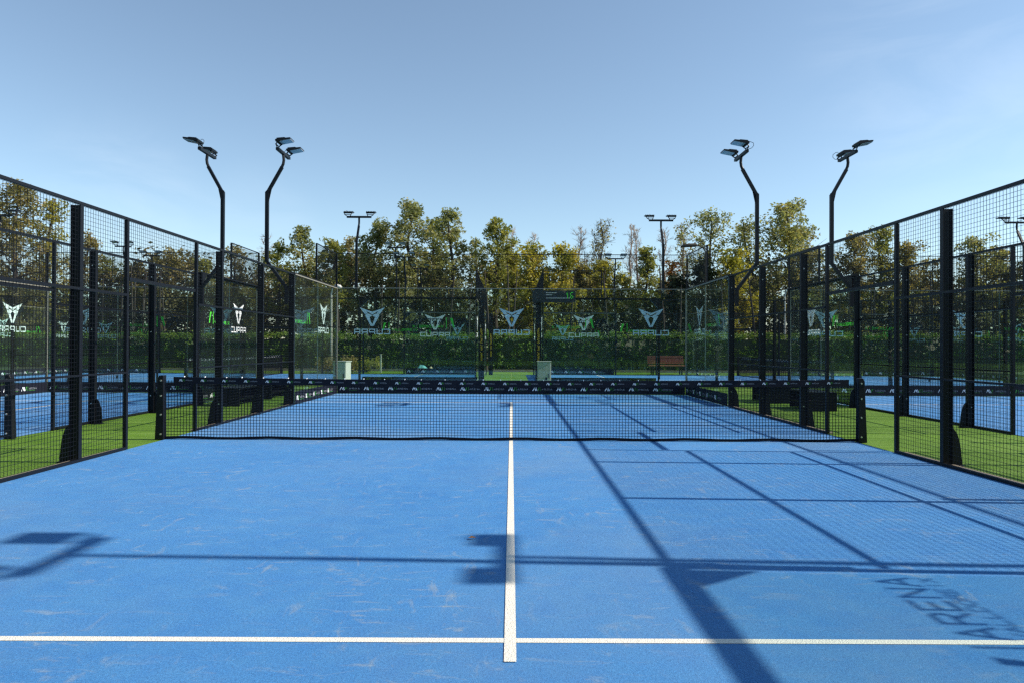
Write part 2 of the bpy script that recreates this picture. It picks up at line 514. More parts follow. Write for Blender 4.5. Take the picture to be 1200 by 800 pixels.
def banner_print(P, u0, u1, z0, pitch, h, parent, name='banner_print', first=0.06):
    p = Print(P)
    u = u0 + first
    while u + 7 * h < u1:
        e = p.ava(u, z0, h)
        p.word('ARENA', e + .1 * h, z0 + .30 * h, .42 * h, .42 * h, .22 * h, .07 * h, 2)
        p.stroke([(e + .1 * h, z0 + .02 * h), (e + 2.6 * h, z0 + .02 * h)], .06 * h, 1)
        u += pitch
    return p.mb.build(name, [WHITE, DGREEN, GREY], parent)

# ------------------------------------------------------------------ enclosure parts
def glass_panel(axis, a0, a1, z0, z1, parent, t=0.012):
    """12 mm toughened pane with polished edges; axis 'y': runs along local y in the plane x=0"""
    mb = MB()
    g = 0.006
    if axis == 'y': mb.box(0, t, a0 + g, a1 - g, z0, z1)
    else: mb.box(a0 + g, a1 - g, 0, t, z0, z1)
    for i, f in enumerate(mb.f):
        # bottom, top, -y, +y, -x, +x
        side = ('y' if i in (2, 3) else 'x' if i in (4, 5) else 'z')
        mb.m[i] = 0 if (axis == 'y' and side == 'x') or (axis == 'x' and side == 'y') else 1
    return mb.build('glass_panel', [GLASS, EDGE], parent)

def wires(mb, axis, a0, a1, z0, z1, step=0.05, r=0.0016, off=0.02):
    n = max(1, round((a1 - a0) / step)); m = max(1, round((z1 - z0) / step))
    for i in range(n + 1):
        a = a0 + (a1 - a0) * i / n
        if axis == 'y': mb.box(off - r, off + r, a - r, a + r, z0, z1)
        else: mb.box(a - r, a + r, off - r, off + r, z0, z1)
    for j in range(m + 1):
        z = z0 + (z1 - z0) * j / m
        if axis == 'y': mb.box(off + r, off + 3 * r, a0, a1, z - r, z + r)
        else: mb.box(a0, a1, off + r, off + 3 * r, z - r, z + r)

def bolts(pts, parent, nx=1):
    for p in pts:
        b = MB()
        if nx: b.tube([(p[0] - 0.012, p[1], p[2]), (p[0] + 0.012, p[1], p[2])], 0.013, 6)
        else: b.tube([(p[0], p[1] - 0.012, p[2]), (p[0], p[1] + 0.012, p[2])], 0.013, 6)
        b.build('bolt', BOLT, parent)

def side_fence(label, loc, rz, group='padel court side fences'):
    """local frame: fence along y, court on -x, outside on +x"""
    T = thing('court_fence', label, 'court fence', loc, rz, group)
    for s in (-1, 1):
        def Y(a, b): return (min(s * a, s * b), max(s * a, s * b))
        # slim door post
        mb = MB(); mb.box(0, .042, *Y(.985, 1.035), 0, 2.975)
        po = mb.build('door_post', STEEL, T)
        bolts([(.035, s * .955 if s < 0 else .955, z) for z in ()], po)
        # deep I-section posts with curved foot plates
        for y in (2.0, 4.0, 6.0):
            mb = MB()
            ya, yb = Y(y - .032, y + .032)
            mb.box(0, .010, ya, yb, 0, 2.975)
            mb.box(.108, .116, ya, yb, 0, 2.975)
            mb.box(.010, .108, s * y - .006, s * y + .006, 0, 2.975)
            po = mb.build('post', STEEL, T)
            mb = MB()
            cur = [(.118 + .112 * math.cos(R(k * 10)), .05 + .38 * math.sin(R(k * 10))) for k in range(10)]
            mb.prism([(.117, 0), (.235, 0), (.235, .05)] + cur[1:] + [(.117, .435)], 'y', s * y - .008, s * y + .008)
            mb.box(.0, .235, s * y - .055, s * y + .055, 0, .012)
            mb.build('foot_plate', STEEL, po)
            bolts([(.05, s * y - s * .012, z) for z in (.35, 1.62, 2.72)] , po, 0)
        # rails
        for (a, b, z, h) in ((1.035, 6.0, 2.0, .032), (1.035, 6.0, 1.0, .024)):
            mb = MB(); mb.box(-.012, .018, *Y(a, b - .046), z - h / 2, z + h / 2); mb.build('middle_rail', STEEL, T)
        mb = MB(); mb.box(-.010, .026, *Y(1.035, 5.954), .0, .036); mb.build('base_rail', STEEL, T)
        # welded mesh bays
        for a, b in ((1.035, 1.955), (2.045, 3.955), (4.045, 5.955)):
            mb = MB(); wires(mb, 'y', *Y(a, b), .045, 2.97); mb.build('mesh_panel', WIRE, T, kind='stuff')
        # glass end section
        g1 = glass_panel('y', *Y(6.06, 8.0), 0.0, 3.0, T)
        g2 = glass_panel('y', *Y(8.0, 10.0), 0.0, 3.0, T)
        Pout = (lambda u, v: (.015, u, v))
        arena_sticker(Pout, s * 7.05 + .08, g1)
        emblem_sticker(Pout, s * 8.6, g2)
        mb = MB(); mb.box(-.010, -.001, *Y(6.06, 9.995), 2.985, 3.010); mb.build('edge_profile', ALU, T)
        mb = MB(); mb.box(-.014, -.001, *Y(9.975, 9.992), .31, 2.984); mb.build('edge_profile', ALU, T)
        # horizontal stiffening beam over the glass and its bracket
        mb = MB(); mb.box(.0, .15, *Y(6.0, 10.02), 3.012, 3.040); mb.box(.07, .08, *Y(6.0, 10.02), 2.975, 3.012)
        be = mb.build('stiffening_beam', STEEL, T)
        mb = MB(); mb.prism([(s * 6.05, 3.0), (s * 6.34, 3.0), (s * 6.05, 2.70)], 'x', .014, .15)
        mb.build('bracket', STEEL, be)
        # high mesh over the last bay
        po = MB(); po.box(.03, .07, *Y(7.98, 8.02), 3.04, 4.0)
        po.build('high_post', STEEL, T)
        po = MB(); po.box(.012, .052, *Y(10.0, 10.04), 0, 4.0); po.build('corner_post', STEEL, T)
        mb = MB(); wires(mb, 'y', *Y(8.02, 9.995), 3.05, 3.985, .05, .002, .045); mb.build('mesh_panel', WIRE, T, kind='stuff')
        mb = MB(); mb.box(.035, .060, *Y(8.02, 9.998), 3.985, 4.005); mb.build('high_rail', STEEL, T)
        # printed banner along the foot of the glass
        mb = MB(); mb.box(-.012, -.004, *Y(6.08, 9.98), .012, .305)
        bn = mb.build('foot_banner', BAND, T)
        lo, hi = Y(6.1, 9.96)
        banner_print(lambda u, v: (-.0135, -u, v), -hi, -lo, .10, .69, .105, bn)
        banner_print(lambda u, v: (.0145, u, v), lo, hi, .10, .69, .105, bn)
    # pieces bridging the doorway
    mb = MB(); mb.box(.0, .036, -6.0, 6.0, 2.978, 3.012); mb.build('top_rail', STEEL, T)
    mb = MB(); mb.box(.005, .050, -.96, .96, 2.19, 2.235); mb.build('lintel', STEEL, T)
    mb = MB(); wires(mb, 'y', -.955, .955, 2.24, 2.97); mb.build('mesh_panel', WIRE, T, kind='stuff')
    return T

def back_wall(label, width, loc, rz, group='glass back walls of the courts'):
    """local frame: wall along x, court on -y, outside on +y"""
    T = thing('glass_wall', label, 'glass wall', loc, rz, group)
    n = max(3, round(width / 2.0)); pw = width / n
    for i in range(n):
        a = -width / 2 + i * pw
        g = glass_panel('x', a, a + pw, 0, 3.0, T)
        P = lambda u, v: (-u, .015, v)       # readable from outside the court
        c = a + pw / 2
        if i % 2 == 0: emblem_sticker(P, -c, g)
        else: arena_sticker(P, -c, g)
        # clamp plates at the joints
        if i:
            for z in (.45, 1.5, 2.55):
                mb = MB(); mb.box(a - .028, a + .028, .0125, .020, z - .04, z + .04); mb.build('clamp', STEEL, T)
    mb = MB(); mb.box(-width / 2 + .01, width / 2 - .01, -.004, .016, 3.003, 3.022); mb.build('top_trim', ALU, T)
    mb = MB(); wires(mb, 'x', -width / 2 + .02, width / 2 - .02, 3.05, 3.985, .05, .0016, .005); mb.build('mesh_panel', WIRE, T, kind='stuff')
    mb = MB(); mb.box(-width / 2, width / 2, .0, .018, 3.985, 4.004); mb.build('high_rail', STEEL, T)
    mb = MB(); mb.box(-width / 2 + .02, width / 2 - .02, -.012, -.004, .012, .305)
    bn = mb.build('foot_banner', BAND, T)
    banner_print(lambda u, v: (u, -.0135, v), -width / 2 + .02, width / 2, .10, .69, .098, bn)
    banner_print(lambda u, v: (-u, .0145, v), -width / 2 + .02, width / 2, .10, .69, .098, bn)
    return T

def padel_net(label, width, loc, rz):
    """local: net along x"""
    T = thing('padel_net', label, 'net', loc, rz, 'padel nets')
    hw = width / 2
    for s in (-1, 1):
        mb = MB()
        # tapering flat post: deep at the foot, facing along the net
        xs = (hw + .0, hw + .128, hw + .09)
        pts = [(s * xs[0], 0), (s * xs[1], 0), (s * xs[2], .88), (s * (xs[2] - .02), .925), (s * (xs[0] + .01), .925)]
        mb.prism(pts, 'y', -.045, .045)
        p = mb.build('net_post', STEEL, T, bevel=.004)
        bolts([(s * (hw + .04), -.046, z) for z in (.08, .36, .63, .85)], p, 0)
    n = round(width / .044)
    sag = lambda x: .905 - .035 * (1 - (x / hw) ** 2)
    mb = MB(); r = .0030
    for i in range(1, n):
        x = -hw + width * i / n
        mb.box(x - r, x + r, -r, r, .02, sag(x) - .05)
    rows = 20
    seg = 24
    for j in range(1, rows):
        for k in range(seg):
            x0, x1 = -hw + width * k / seg, -hw + width * (k + 1) / seg
            za, zb = (.03 + (sag(x0) - .06) * j / rows), (.03 + (sag(x1) - .06) * j / rows)
            b = len(mb.v)
            mb.v += [(x0, r, za - r), (x0, r, za + r), (x1, r, zb - r), (x1, r, zb + r), (x0, 3 * r, za - r), (x0, 3 * r, za + r), (x1, 3 * r, zb - r), (x1, 3 * r, zb + r)]
            for q in ((0, 2, 3, 1), (4, 5, 7, 6), (1, 3, 7, 5), (0, 4, 6, 2)):
                mb.f.append(tuple(b + i for i in q)); mb.m.append(0)
    mb.build('netting', CORD, T, kind='stuff')
    # doubled top band
    mb = MB()
    for k in range(seg):
        x0, x1 = -hw + .12 + (width - .24) * k / seg, -hw + .12 + (width - .24) * (k + 1) / seg
        t0, t1 = sag(x0), sag(x1)
        b = len(mb.v)
        mb.v += [(x0, -.009, t0 - .095), (x0, -.009, t0), (x0, .012, t0), (x0, .012, t0 - .095),
                 (x1, -.009, t1 - .095), (x1, -.009, t1), (x1, .012, t1), (x1, .012, t1 - .095)]
        for q in ((0, 4, 5, 1), (1, 5, 6, 2), (2, 6, 7, 3), (3, 7, 4, 0)):
            mb.f.append(tuple(b + i for i in q)); mb.m.append(0)
    band = mb.build('top_band', BAND, T)
    for sgn in (1, -1):
        p = Print(lambda u, v: (sgn * u, -.0105 if sgn > 0 else .0135, v + sag(u) - .064))
        u = -hw + .2
        h = .032
        while u < hw - .3:
            e = p.ava(u, 0, h)
            p.word('ARENA', e + .3 * h, .3 * h, .42 * h, .45 * h, .22 * h, .08 * h, 2)
            u += .312
        p.mb.build('band_print', [WHITE, DGREEN, GREY], band)
    # white lacing loops along the top cord
    mb = MB()
    rr = random.Random(3)
    for k in range(34):
        x = -hw + .3 + (width - .6) * k / 33 + rr.uniform(-.05, .05)
        mb.box(x - .004, x + .004, -.013, .016, sag(x) - .004, sag(x) + .008 + rr.random() * .008)
    mb.build('lacing', WHITE, T, kind='stuff')
    mb = MB()
    for k in range(40):
        x0, x1 = -hw + width * k / 40, -hw + width * (k + 1) / 40
        z0, z1 = .018 + .008 * math.sin(k * 1.3), .018 + .008 * math.sin((k + 1) * 1.3)
        b = len(mb.v)
        mb.v += [(x0, -.007, z0 - .012), (x0, -.007, z0 + .026), (x0, .007, z0 + .026), (x0, .007, z0 - .012),
                 (x1, -.007, z1 - .012), (x1, -.007, z1 + .026), (x1, .007, z1 + .026), (x1, .007, z1 - .012)]
        for q in ((0, 4, 5, 1), (1, 5, 6, 2), (2, 6, 7, 3), (3, 7, 4, 0)):
            mb.f.append(tuple(b + i for i in q)); mb.m.append(0)
    mb.build('bottom_band', CORD, T)
    for s in (-1, 1):
        mb = MB(); mb.tube([(s * (hw - .005), 0, .02), (s * (hw - .005), 0, .87)], .006, 6)
        mb.build('side_cord', CORD, T)
    return T

def light_pole(label, loc, rz, group='floodlight masts at the court fences', zs=1.0):
    """local: stands on the outside (+x) of a fence whose plane is x=0; leans over the court (-x)"""
    T = thing('floodlight_mast', label, 'floodlight mast', loc, rz, group)
    mb = MB()
    path = [(.20, 0, 2.45), (.22, 0, 2.68), (.64, 0, 3.28), (.64, 0, 4.84 * zs)]
    def sq(mb, a, b, w):   # square hollow section between two points in the xz plane
        d = Vector(b) - Vector(a); d.normalize(); n = Vector((d.z, 0, -d.x)) * w / 2
        a, b = Vector(a), Vector(b)
        k = len(mb.v)
        for p in (a, b):
            for sx, sy in ((-1, -1), (1, -1), (1, 1), (-1, 1)):
                mb.v.append(tuple(p + n * sx + Vector((0, sy * w / 2, 0))))
        for q in ((0, 1, 5, 4), (1, 2, 6, 5), (2, 3, 7, 6), (3, 0, 4, 7), (3, 2, 1, 0), (4, 5, 6, 7)):
            mb.f.append(tuple(k + i for i in q)); mb.m.append(0)
    sq(mb, (.18, 0, 2.30), (.18, 0, 2.72), .07)
    sq(mb, (.19, 0, 2.69), (.645, 0, 3.30), .068)
    sq(mb, (.64, 0, 3.265), (.64, 0, 4.88 * zs), .075)
    mb.build('mast', STEEL, T)
    mb = MB()
    sq(mb, (.645, 0, 4.84 * zs), (.30, 0, 5.46 * zs), .066)
    mb.prism([(.60, 4.66 * zs), (.675, 4.72 * zs), (.675, 4.90 * zs), (.52, 5.02 * zs)], 'y', -.008, .008)
    mb.tube([(.315, 0, 5.44 * zs), (.275, 0, 5.53 * zs), (.262, 0, 5.62 * zs), (.275, 0, 5.74 * zs)], .033, 10)
    mb.build('leaning_arm', STEEL, T)
    mb = MB(); mb.box(.24, .31, -.42, .42, 5.74 * zs, 5.80 * zs); mb.build('crossarm', STEEL, T)
    for s in (-1, 1):
        cx, cy, cz = .12, s * .385, 5.955 * zs
        tilt = R(-11)
        ct, st = math.cos(tilt), math.sin(tilt)
        def T3(a, b, c): return (cx + a * ct - c * st, cy + b, cz + a * st + c * ct)
        mb = MB()
        # tapered finned housing: thin at the court side, thick at the back
        k = len(mb.v)
        for (a, c0, c1) in ((-.17, -.02, .004), (.13, -.03, .032), (.17, -.02, .022)):
            for b in (-.15, .15):
                mb.v += [T3(a, b, c0), T3(a, b, c1)]
        for i in (0, 4):
            q = [k + i + j for j in range(8)]
            for f in ((q[0], q[4], q[5], q[1]), (q[2], q[3], q[7], q[6]), (q[1], q[5], q[7], q[3]), (q[0], q[2], q[6], q[4])):
                mb.f.append(f); mb.m.append(0)
        mb.f.append((k, k + 1, k + 3, k + 2)); mb.m.append(0)
        mb.f.append((k + 8, k + 10, k + 11, k + 9)); mb.m.append(0)
        for j in range(6):
            b = -.14 + .056 * j
            k = len(mb.v)
            mb.v += [T3(-.08, b, .01), T3(.13, b, .03), T3(.13, b, .05), T3(-.04, b, .032), T3(-.08, b + .008, .01), T3(.13, b + .008, .03), T3(.13, b + .008, .05), T3(-.04, b + .008, .032)]
            for q in ((0, 1, 2, 3), (7, 6, 5, 4), (3, 2, 6, 7), (1, 5, 6, 2)):
                mb.f.append(tuple(k + i for i in q)); mb.m.append(0)
        h = mb.build('floodlight', STEEL, T)
        mb = MB()
        k = len(mb.v)
        mb.v += [T3(a, b, c) for a in (-.165, .09) for b in (-.13, .13) for c in (-.036, -.024)]
        for q in ((0, 1, 3, 2), (4, 6, 7, 5), (0, 4, 5, 1), (2, 3, 7, 6), (0, 2, 6, 4), (1, 5, 7, 3)):
            mb.f.append(tuple(k + i for i in q)); mb.m.append(0)
        mb.build('lens', LENS, h)
        mb = MB()
        for b in (-.12, .12):
            mb.tube([(.275, cy * .93 + b * .4, 5.79 * zs), (.285, cy + b * .9, 5.85 * zs), T3(.10, b * 1.1, -.02)], .014, 6)
        mb.tube([(.285, cy - .11, 5.85 * zs), (.285, cy + .11, 5.85 * zs)], .012, 6)
        mb.build('yoke', STEEL, h)
    mb = MB()
    mb.tube([(.30, -.43, 5.80 * zs), (.36, -.46, 5.82 * zs), (.40, -.47, 5.87 * zs), (.40, -.46, 5.93 * zs), (.35, -.42, 5.97 * zs), (.30, -.40, 5.97 * zs)], .006, 5)
    mb.build('cable_loop', STEEL, T)
    return T

# ------------------------------------------------------------------ ground and courts (the setting)
def sheet(name, x0, x1, y0, y1, z, mat):
    mb = MB(); mb.face([(x0, y0, z), (x1, y0, z), (x1, y1, z), (x0, y1, z)])
    return structure(mb.build(name, mat))
sheet('ground', -600, 600, -300, 1500, -.012, EARTH)
sheet('artificial_grass', -60, 60, -40, 29.6, -.006, GRASS)

def court_floor(cx, cy, w, rot):
    """blue turf with painted lines; rot: True when the court's length runs along x"""
    hw, hl = w / 2, 10.0
    def S(name, x0, x1, y0, y1, z, mat):
        if rot: return sheet(name, cx + y0, cx + y1, cy + x0, cy + x1, z, mat)
        return sheet(name, cx + x0, cx + x1, cy + y0, cy + y1, z, mat)
    S('court_surface', -hw, hw, -hl - .4, hl, 0.0, TURF)
    for s in (-1, 1):
        S('service_line', -hw, hw, s * 6.925 - .025, s * 6.925 + .025, .002, LINE)
    S('centre_line', -.027, .027, -7.15, 7.0, .004, LINE)

XR, XL = 8.0, -7.3
court_floor(0, 0, 10, False)
court_floor(XR + 5, 0, 10, False)
court_floor(XL - 3.0, 0, 6.0, False)
court_floor(XL - 6.2 - 2.6 - 5, 0, 10, False)
Y2 = 24.4 - 10.18
CLX, CRX = -11.25, 11.1
court_floor(CLX, Y2 + 5, 10, True)
court_floor(CRX, Y2 + 5, 10, True)
court_floor(CLX - 22.4, Y2 + 5, 10, True)
court_floor(CRX + 22.4, Y2 + 5, 10, True)
# narrow kerbs along our own court's edges
for x0, x1 in ((-5.11, -5.012), (5.035, 5.14)):
    mb = MB()
    for a, b in ((-10.4, -1.05), (1.05, 10.1)):
        mb.box(x0, x1, a, b, -.01, .018)
    structure(mb.build('court_kerb', CURB))

# ------------------------------------------------------------------ enclosures
f_right = side_fence('black mesh and glass fence on the right side of the near blue court', (5, 0, 0), 0)
dup(f_right, (-5, 0, 0), math.pi, 'black mesh and glass fence on the left side of the near blue court')
dup(f_right, (XR, 0, 0), math.pi, 'fence across the right grass strip, nearest side of the right-hand court')
dup(f_right, (XL, 0, 0), 0, 'fence across the left grass strip, nearest side of the narrow court')
dup(f_right, (XL - 6.0, 0, 0), math.pi, 'far side fence of the narrow left-hand court with sunlit foot banner')
dup(f_right, (XL - 8.8, 0, 0), 0, 'fence beyond the narrow left-hand court, at the left edge of the photo')
# rotated row behind: sides run along x
dup(f_right, (CLX, Y2, 0), -math.pi / 2, 'near long fence of the cross-wise court behind on the left of the hedge gap')
dup(f_right, (CLX, Y2 + 10, 0), math.pi / 2, 'far long fence of the cross-wise court behind on the left of the hedge gap')
dup(f_right, (CRX, Y2, 0), -math.pi / 2, 'near long fence of the cross-wise court behind on the right, below the number 16 sign')
dup(f_right, (CRX, Y2 + 10, 0), math.pi / 2, 'far long fence of the cross-wise court behind on the right, in front of the bench')

bw = back_wall('large glass back wall closing the far end of the near court, white emblems seen reversed', 10, (0, 10, 0), 0)
dup(bw, (0, -10.4, 0), math.pi, 'glass back wall just behind the viewpoint at the near end of the near court')
dup(bw, (XR + 5, 10, 0), 0, 'glass back wall of the right-hand court, banner along its foot')
w6 = back_wall('narrow glass back wall of the left-hand court behind the mesh', 6.0, (XL - 3.0, 10, 0), 0)
dup(bw, (XL - 13.8, 10, 0), 0, 'glass back wall at the far left edge beyond the narrow court')
dup(bw, (CLX + 10, Y2 + 5, 0), -math.pi / 2, 'glass end wall on the left of the hedge gap behind the near court')
dup(bw, (CRX - 10, Y2 + 5, 0), math.pi / 2, 'glass end wall on the right of the hedge gap behind the near court')
dup(bw, (CLX - 10, Y2 + 5, 0), math.pi / 2, 'far left glass end wall of the cross-wise court behind')
dup(bw, (CRX + 10, Y2 + 5, 0), -math.pi / 2, 'far right glass end wall of the cross-wise court behind')

net = padel_net('low black padel net with white lettered top band across the near court', 10, (0, 0, 0), 0)
dup(net, (XR + 5, 0, 0), 0, 'net across the right-hand court beyond the grass strip')
padel_net('net across the narrow left-hand court at the left edge', 6.0, (XL - 3.0, 0, 0), 0)
dup(net, (CLX, Y2 + 5, 0), math.pi / 2, 'net of the cross-wise court behind on the left')
dup(net, (CRX, Y2 + 5, 0), math.pi / 2, 'net of the cross-wise court behind on the right')

lp = light_pole('bent black floodlight mast on the right fence of the near court, leaning left', (5, 6, 0), 0)
dup(lp, (-5, 6, 0), math.pi, 'bent black floodlight mast on the left fence of the near court, leaning right')
light_pole('right floodlight mast beside the viewpoint, seen only by its shadow on the court', (5, -5.97, 0), 0, zs=1.05)
dup(lp, (-5, -5.95, 0), math.pi, 'left floodlight mast beside the viewpoint on the near court fence')
dup(lp, (XR, 6, 0), math.pi, 'rightmost tall floodlight mast over the fence top, leaning right')
dup(lp, (XR, -5.955, 0), math.pi, 'floodlight mast out of view on the right whose two lamps shade the centre line')
dup(lp, (XL, 6, 0), 0, 'leftmost tall floodlight mast over the fence top, leaning left')
dup(lp, (CLX + 6, Y2, 0), -math.pi / 2, 'T-shaped mast standing highest between the left mast and the tall tree')
dup(lp, (CLX - 6.3, Y2, 0), -math.pi / 2, 'T-shaped mast at the left edge seen through the mesh')
dup(lp, (CLX + 5.9, Y2 + 10.3, 0), math.pi / 2, 'T-shaped mast in front of the tall tree, right one of a close pair')
dup(lp, (CLX - 6.6, Y2 + 10.2, 0), math.pi / 2, 'T-shaped mast through the left mesh, right one of a close pair')
dup(lp, (CRX - 5.9, Y2 + .4, 0), -math.pi / 2, 'T-shaped mast standing right of the bare trees')
dup(lp, (CRX + 6.6, Y2 + .5, 0), -math.pi / 2, 'T-shaped mast at the right edge seen through the mesh')
dup(lp, (CRX - 5.9, Y2 + 10.6, 0), math.pi / 2, 'small T-shaped mast in front of the bare tree with orange leaves')
lp2 = light_pole('T-shaped mast in front of the tall tree, left one of a close pair', (-6.05, 26.1, 0), math.pi / 2, zs=1.12)
dup(lp2, (-20.2, 26.1, 0), math.pi / 2, 'T-shaped mast through the left mesh, left one of a close pair')
dup(lp, (-5.2, 29.6, 0), math.pi / 2, 'lowest and farthest T-shaped mast, dark against the tall tree')

# ------------------------------------------------------------------ things between the courts
def slat_bench(label, loc):
    T = thing('slatted_bench', label, 'bench', loc, 0, 'dark benches on the grass strips')
    for k in range(7):
        x = -.27 + k * .09
        mb = MB(); mb.box(x - .035, x + .035, -.75, .75, .42, .445); mb.build('slat', STEEL, T)
    for s in (-1, 1):
        mb = MB(); mb.box(-.32, .32, min(s * .70, s * .74), max(s * .70, s * .74), .0, .419); mb.build('end_panel', STEEL, T, bevel=.004)
    mb = MB(); mb.box(-.30, .30, -.69, .69, .16, .185); mb.build('shelf', STEEL, T)
    return T
b0 = slat_bench('nearer dark bench on the grass strip left of the court', (-6.35, 6.2, 0))
b0.scale = (.84, .84, .92)
dup(b0, (-6.35, 8.3, 0), 0, 'farther dark bench on the grass strip left of the court')
dup(b0, (6.75, 5.6, 0), 0, 'nearer dark bench on the grass strip right of the court')
dup(b0, (6.6, 7.7, 0), 0, 'farther dark bench on the grass strip right of the court')

def cabinet(label, loc, w, d, h, rz=0):
    T = thing('electrical_cabinet', label, 'cabinet', loc, rz, 'electrical cabinets behind the near court')
    mb = MB(); mb.box(-w / 2, w / 2, -d / 2, d / 2, .05, h); b = mb.build('housing', CABINET, T, bevel=.008)
    mb = MB(); mb.box(-w / 2 + .02, w / 2 - .02, -d / 2 - .008, -d / 2 - .001, .08, h - .03); dr = mb.build('door', CABINET, T, bevel=.003)
    mb = MB(); mb.box(w / 2 - .08, w / 2 - .06, -d / 2 - .026, -d / 2 - .009, h * .45, h * .6); mb.build('handle', STEEL, dr)
    mb = MB(); mb.box(-w / 2 - .02, w / 2 + .02, -d / 2 - .02, d / 2 + .02, h + .002, h + .025); mb.build('lid', CABINET, T)
    mb = MB(); mb.box(-w / 2 - .01, w / 2 + .01, -d / 2 - .01, d / 2 + .01, 0, .048); mb.build('plinth', CURB, T)
    return T
cabinet('pale grey electrical cabinet behind the far left glass corner, its right side sunlit', (-5.24, 11.6, 0), .42, .40, .87, R(-10))
cabinet('pale grey electrical cabinet behind the glass right of the hedge gap', (1.04, 12.2, 0), .42, .35, .88)

def number_sign():
    T = thing('court_number_sign', 'dark court sign with green number 16 above the glass behind', 'sign', (1.45, Y2 - .22, 0))
    mb = MB(); mb.box(-.74, .74, -.02, .0, 2.87, 3.28); pl = mb.build('panel', SLATE, T, bevel=.003)
    p = Print(lambda u, v: (u, -.0225, v)); p.word('16', .42, 3.01, .09, .20, .05, .03)
    p.mb.build('number', GREEN, pl)
    p = Print(lambda u, v: (u, -.0225, v))
    for z, l in ((3.20, .36), (3.13, .20), (3.02, .9)):
        p.stroke([(-.27, z), (-.27 + l, z)], .013)
    p.mb.build('small_print', WHITE, pl)
    for x in (-.6, .6):
        mb = MB(); mb.box(x - .02, x + .02, .001, .24, 3.05, 3.09); mb.build('bracket', STEEL, T)
number_sign()

def warning_strip(x, y, label):
    T = thing('warning_strip', label, 'warning strip', (x, y, 0))
    mb = MB(); mb.box(-.05, .05, -.008, 0, .82, 2.05); b = mb.build('backing', STEEL, T)
    mb = MB(); mb.box(-.10, .10, .001, .06, 0, 2.95); mb.build('support', STEEL, T)
    p = Print(lambda u, v: (-.035 + (v) , -.0095, u))
    rr = random.Random(int(x * 10))
    for t0, t1 in ((.9, 1.16), (1.24, 1.42), (1.48, 1.98)):
        z = t0
        while z < t1:
            a = rr.uniform(.02, .035)
            p.stroke([(z, .005), (z, .065)], .014); p.stroke([(z, .06 if rr.random() > .5 else .008), (z + a, .06 if rr.random() > .5 else .008)], .016)
            z += a + .02
    p.mb.build('yellow_lettering', YELLOW, b)
warning_strip(-1.04, Y2 - .1, 'dark post with upright yellow lettering, left one beside the hedge gap')
warning_strip(-1.0, Y2 + 9.7, 'dark post with upright yellow lettering, farther one beside the hedge gap')
warning_strip(.93, Y2 - .1, 'dark post with faint upright yellow lettering right of the hedge gap')

def park_bench():
    T = thing('park_bench', 'red-brown wooden park bench in front of the hedge', 'bench', (7.85, 25.4, 0))
    for k in range(4):
        mb = MB(); mb.box(-.92, .92, -.24 + k * .12, -.14 + k * .12, .42, .46); mb.build('seat_slat', WOOD, T, bevel=.004)
    for k in range(4):
        z = .53 + k * .105
        mb = MB(); mb.box(-.92, .92, .27 + k * .025, .30 + k * .025, z, z + .09); mb.build('back_slat', WOOD, T, bevel=.004)
    for s in (-1, 1):
        mb = MB(); mb.box(s * .72 - .03, s * .72 + .03, -.22, -.16, 0, .419); mb.build('leg', STEEL, T)
        mb = MB(); mb.prism([(.22, 0), (.28, 0), (.31, .45), (.40, .94), (.36, .94), (.25, .45)], 'x', s * .72 - .03, s * .72 + .03); mb.build('leg', STEEL, T)
        mb = MB(); mb.box(s * .72 - .028, s * .72 + .028, -.159, .25, .385, .418); mb.build('seat_bearer', STEEL, T)
park_bench()

def street_lamp(label, x, y, h, mat, dx=.35):
    T = thing('street_lamp', label, 'street lamp', (x, y, 0))
    mb = MB(); mb.tube([(0, 0, 0), (0, 0, h * .5), (0, 0, h - .4), (dx * .15, 0, h - .15), (dx * .5, 0, h)], [.07, .06, .045, .04, .035], 10)
    mb.build('pole', mat, T, smooth=True)
    mb = MB(); mb.tube([(dx * .5, 0, h - .02), (dx * .6, 0, h + .03), (dx * 1.3, 0, h - .02), (dx * 1.5, 0, h - .08)], [.05, .12, .11, .05], 10)
    mb.build('lamp_head', mat, T, smooth=True)
street_lamp('slim cream street lamp left of the tall tree in front of the hedge', -9.6, 27.3, 4.5, LAMPW)
street_lamp('slim grey street lamp with hooked head before the dark bushes on the right', 11.9, 33.0, 7.6, BARK, -1.0)
street_lamp('pale street lamp behind the right fence among the trees', 16.2, 31.5, 4.8, LAMPW)

def tarp():
    T = thing('covered_heap', 'small pale teal tarpaulin heap before the hedge behind the left glass', 'tarpaulin', (-4.55, 26.6, 0))
    rr = random.Random(5)
    def lump(name, mat, x0, x1, z1):
        mb = MB(); n, m = 12, 7
        for j in range(m):
            for i in range(n):
                a = i / (n - 1); b = j / (m - 1)
                e = (math.sin(a * math.pi) ** .45) * (math.sin(b * math.pi) ** .5)
                mb.v.append((x0 + (x1 - x0) * a, -.35 + .7 * b, z1 * e * (1 + rr.uniform(-.08, .08))))
        for j in range(m - 1):
            for i in range(n - 1):
                k = j * n + i
                mb.f.append((k, k + 1, k + n + 1, k + n)); mb.m.append(0)
        return mb.build(name, mat, T, smooth=True)
    lump('tarpaulin', TEAL, -.42, .22, .40)
    lump('canvas_end', CREAM, .20, .50, .30)
tarp()

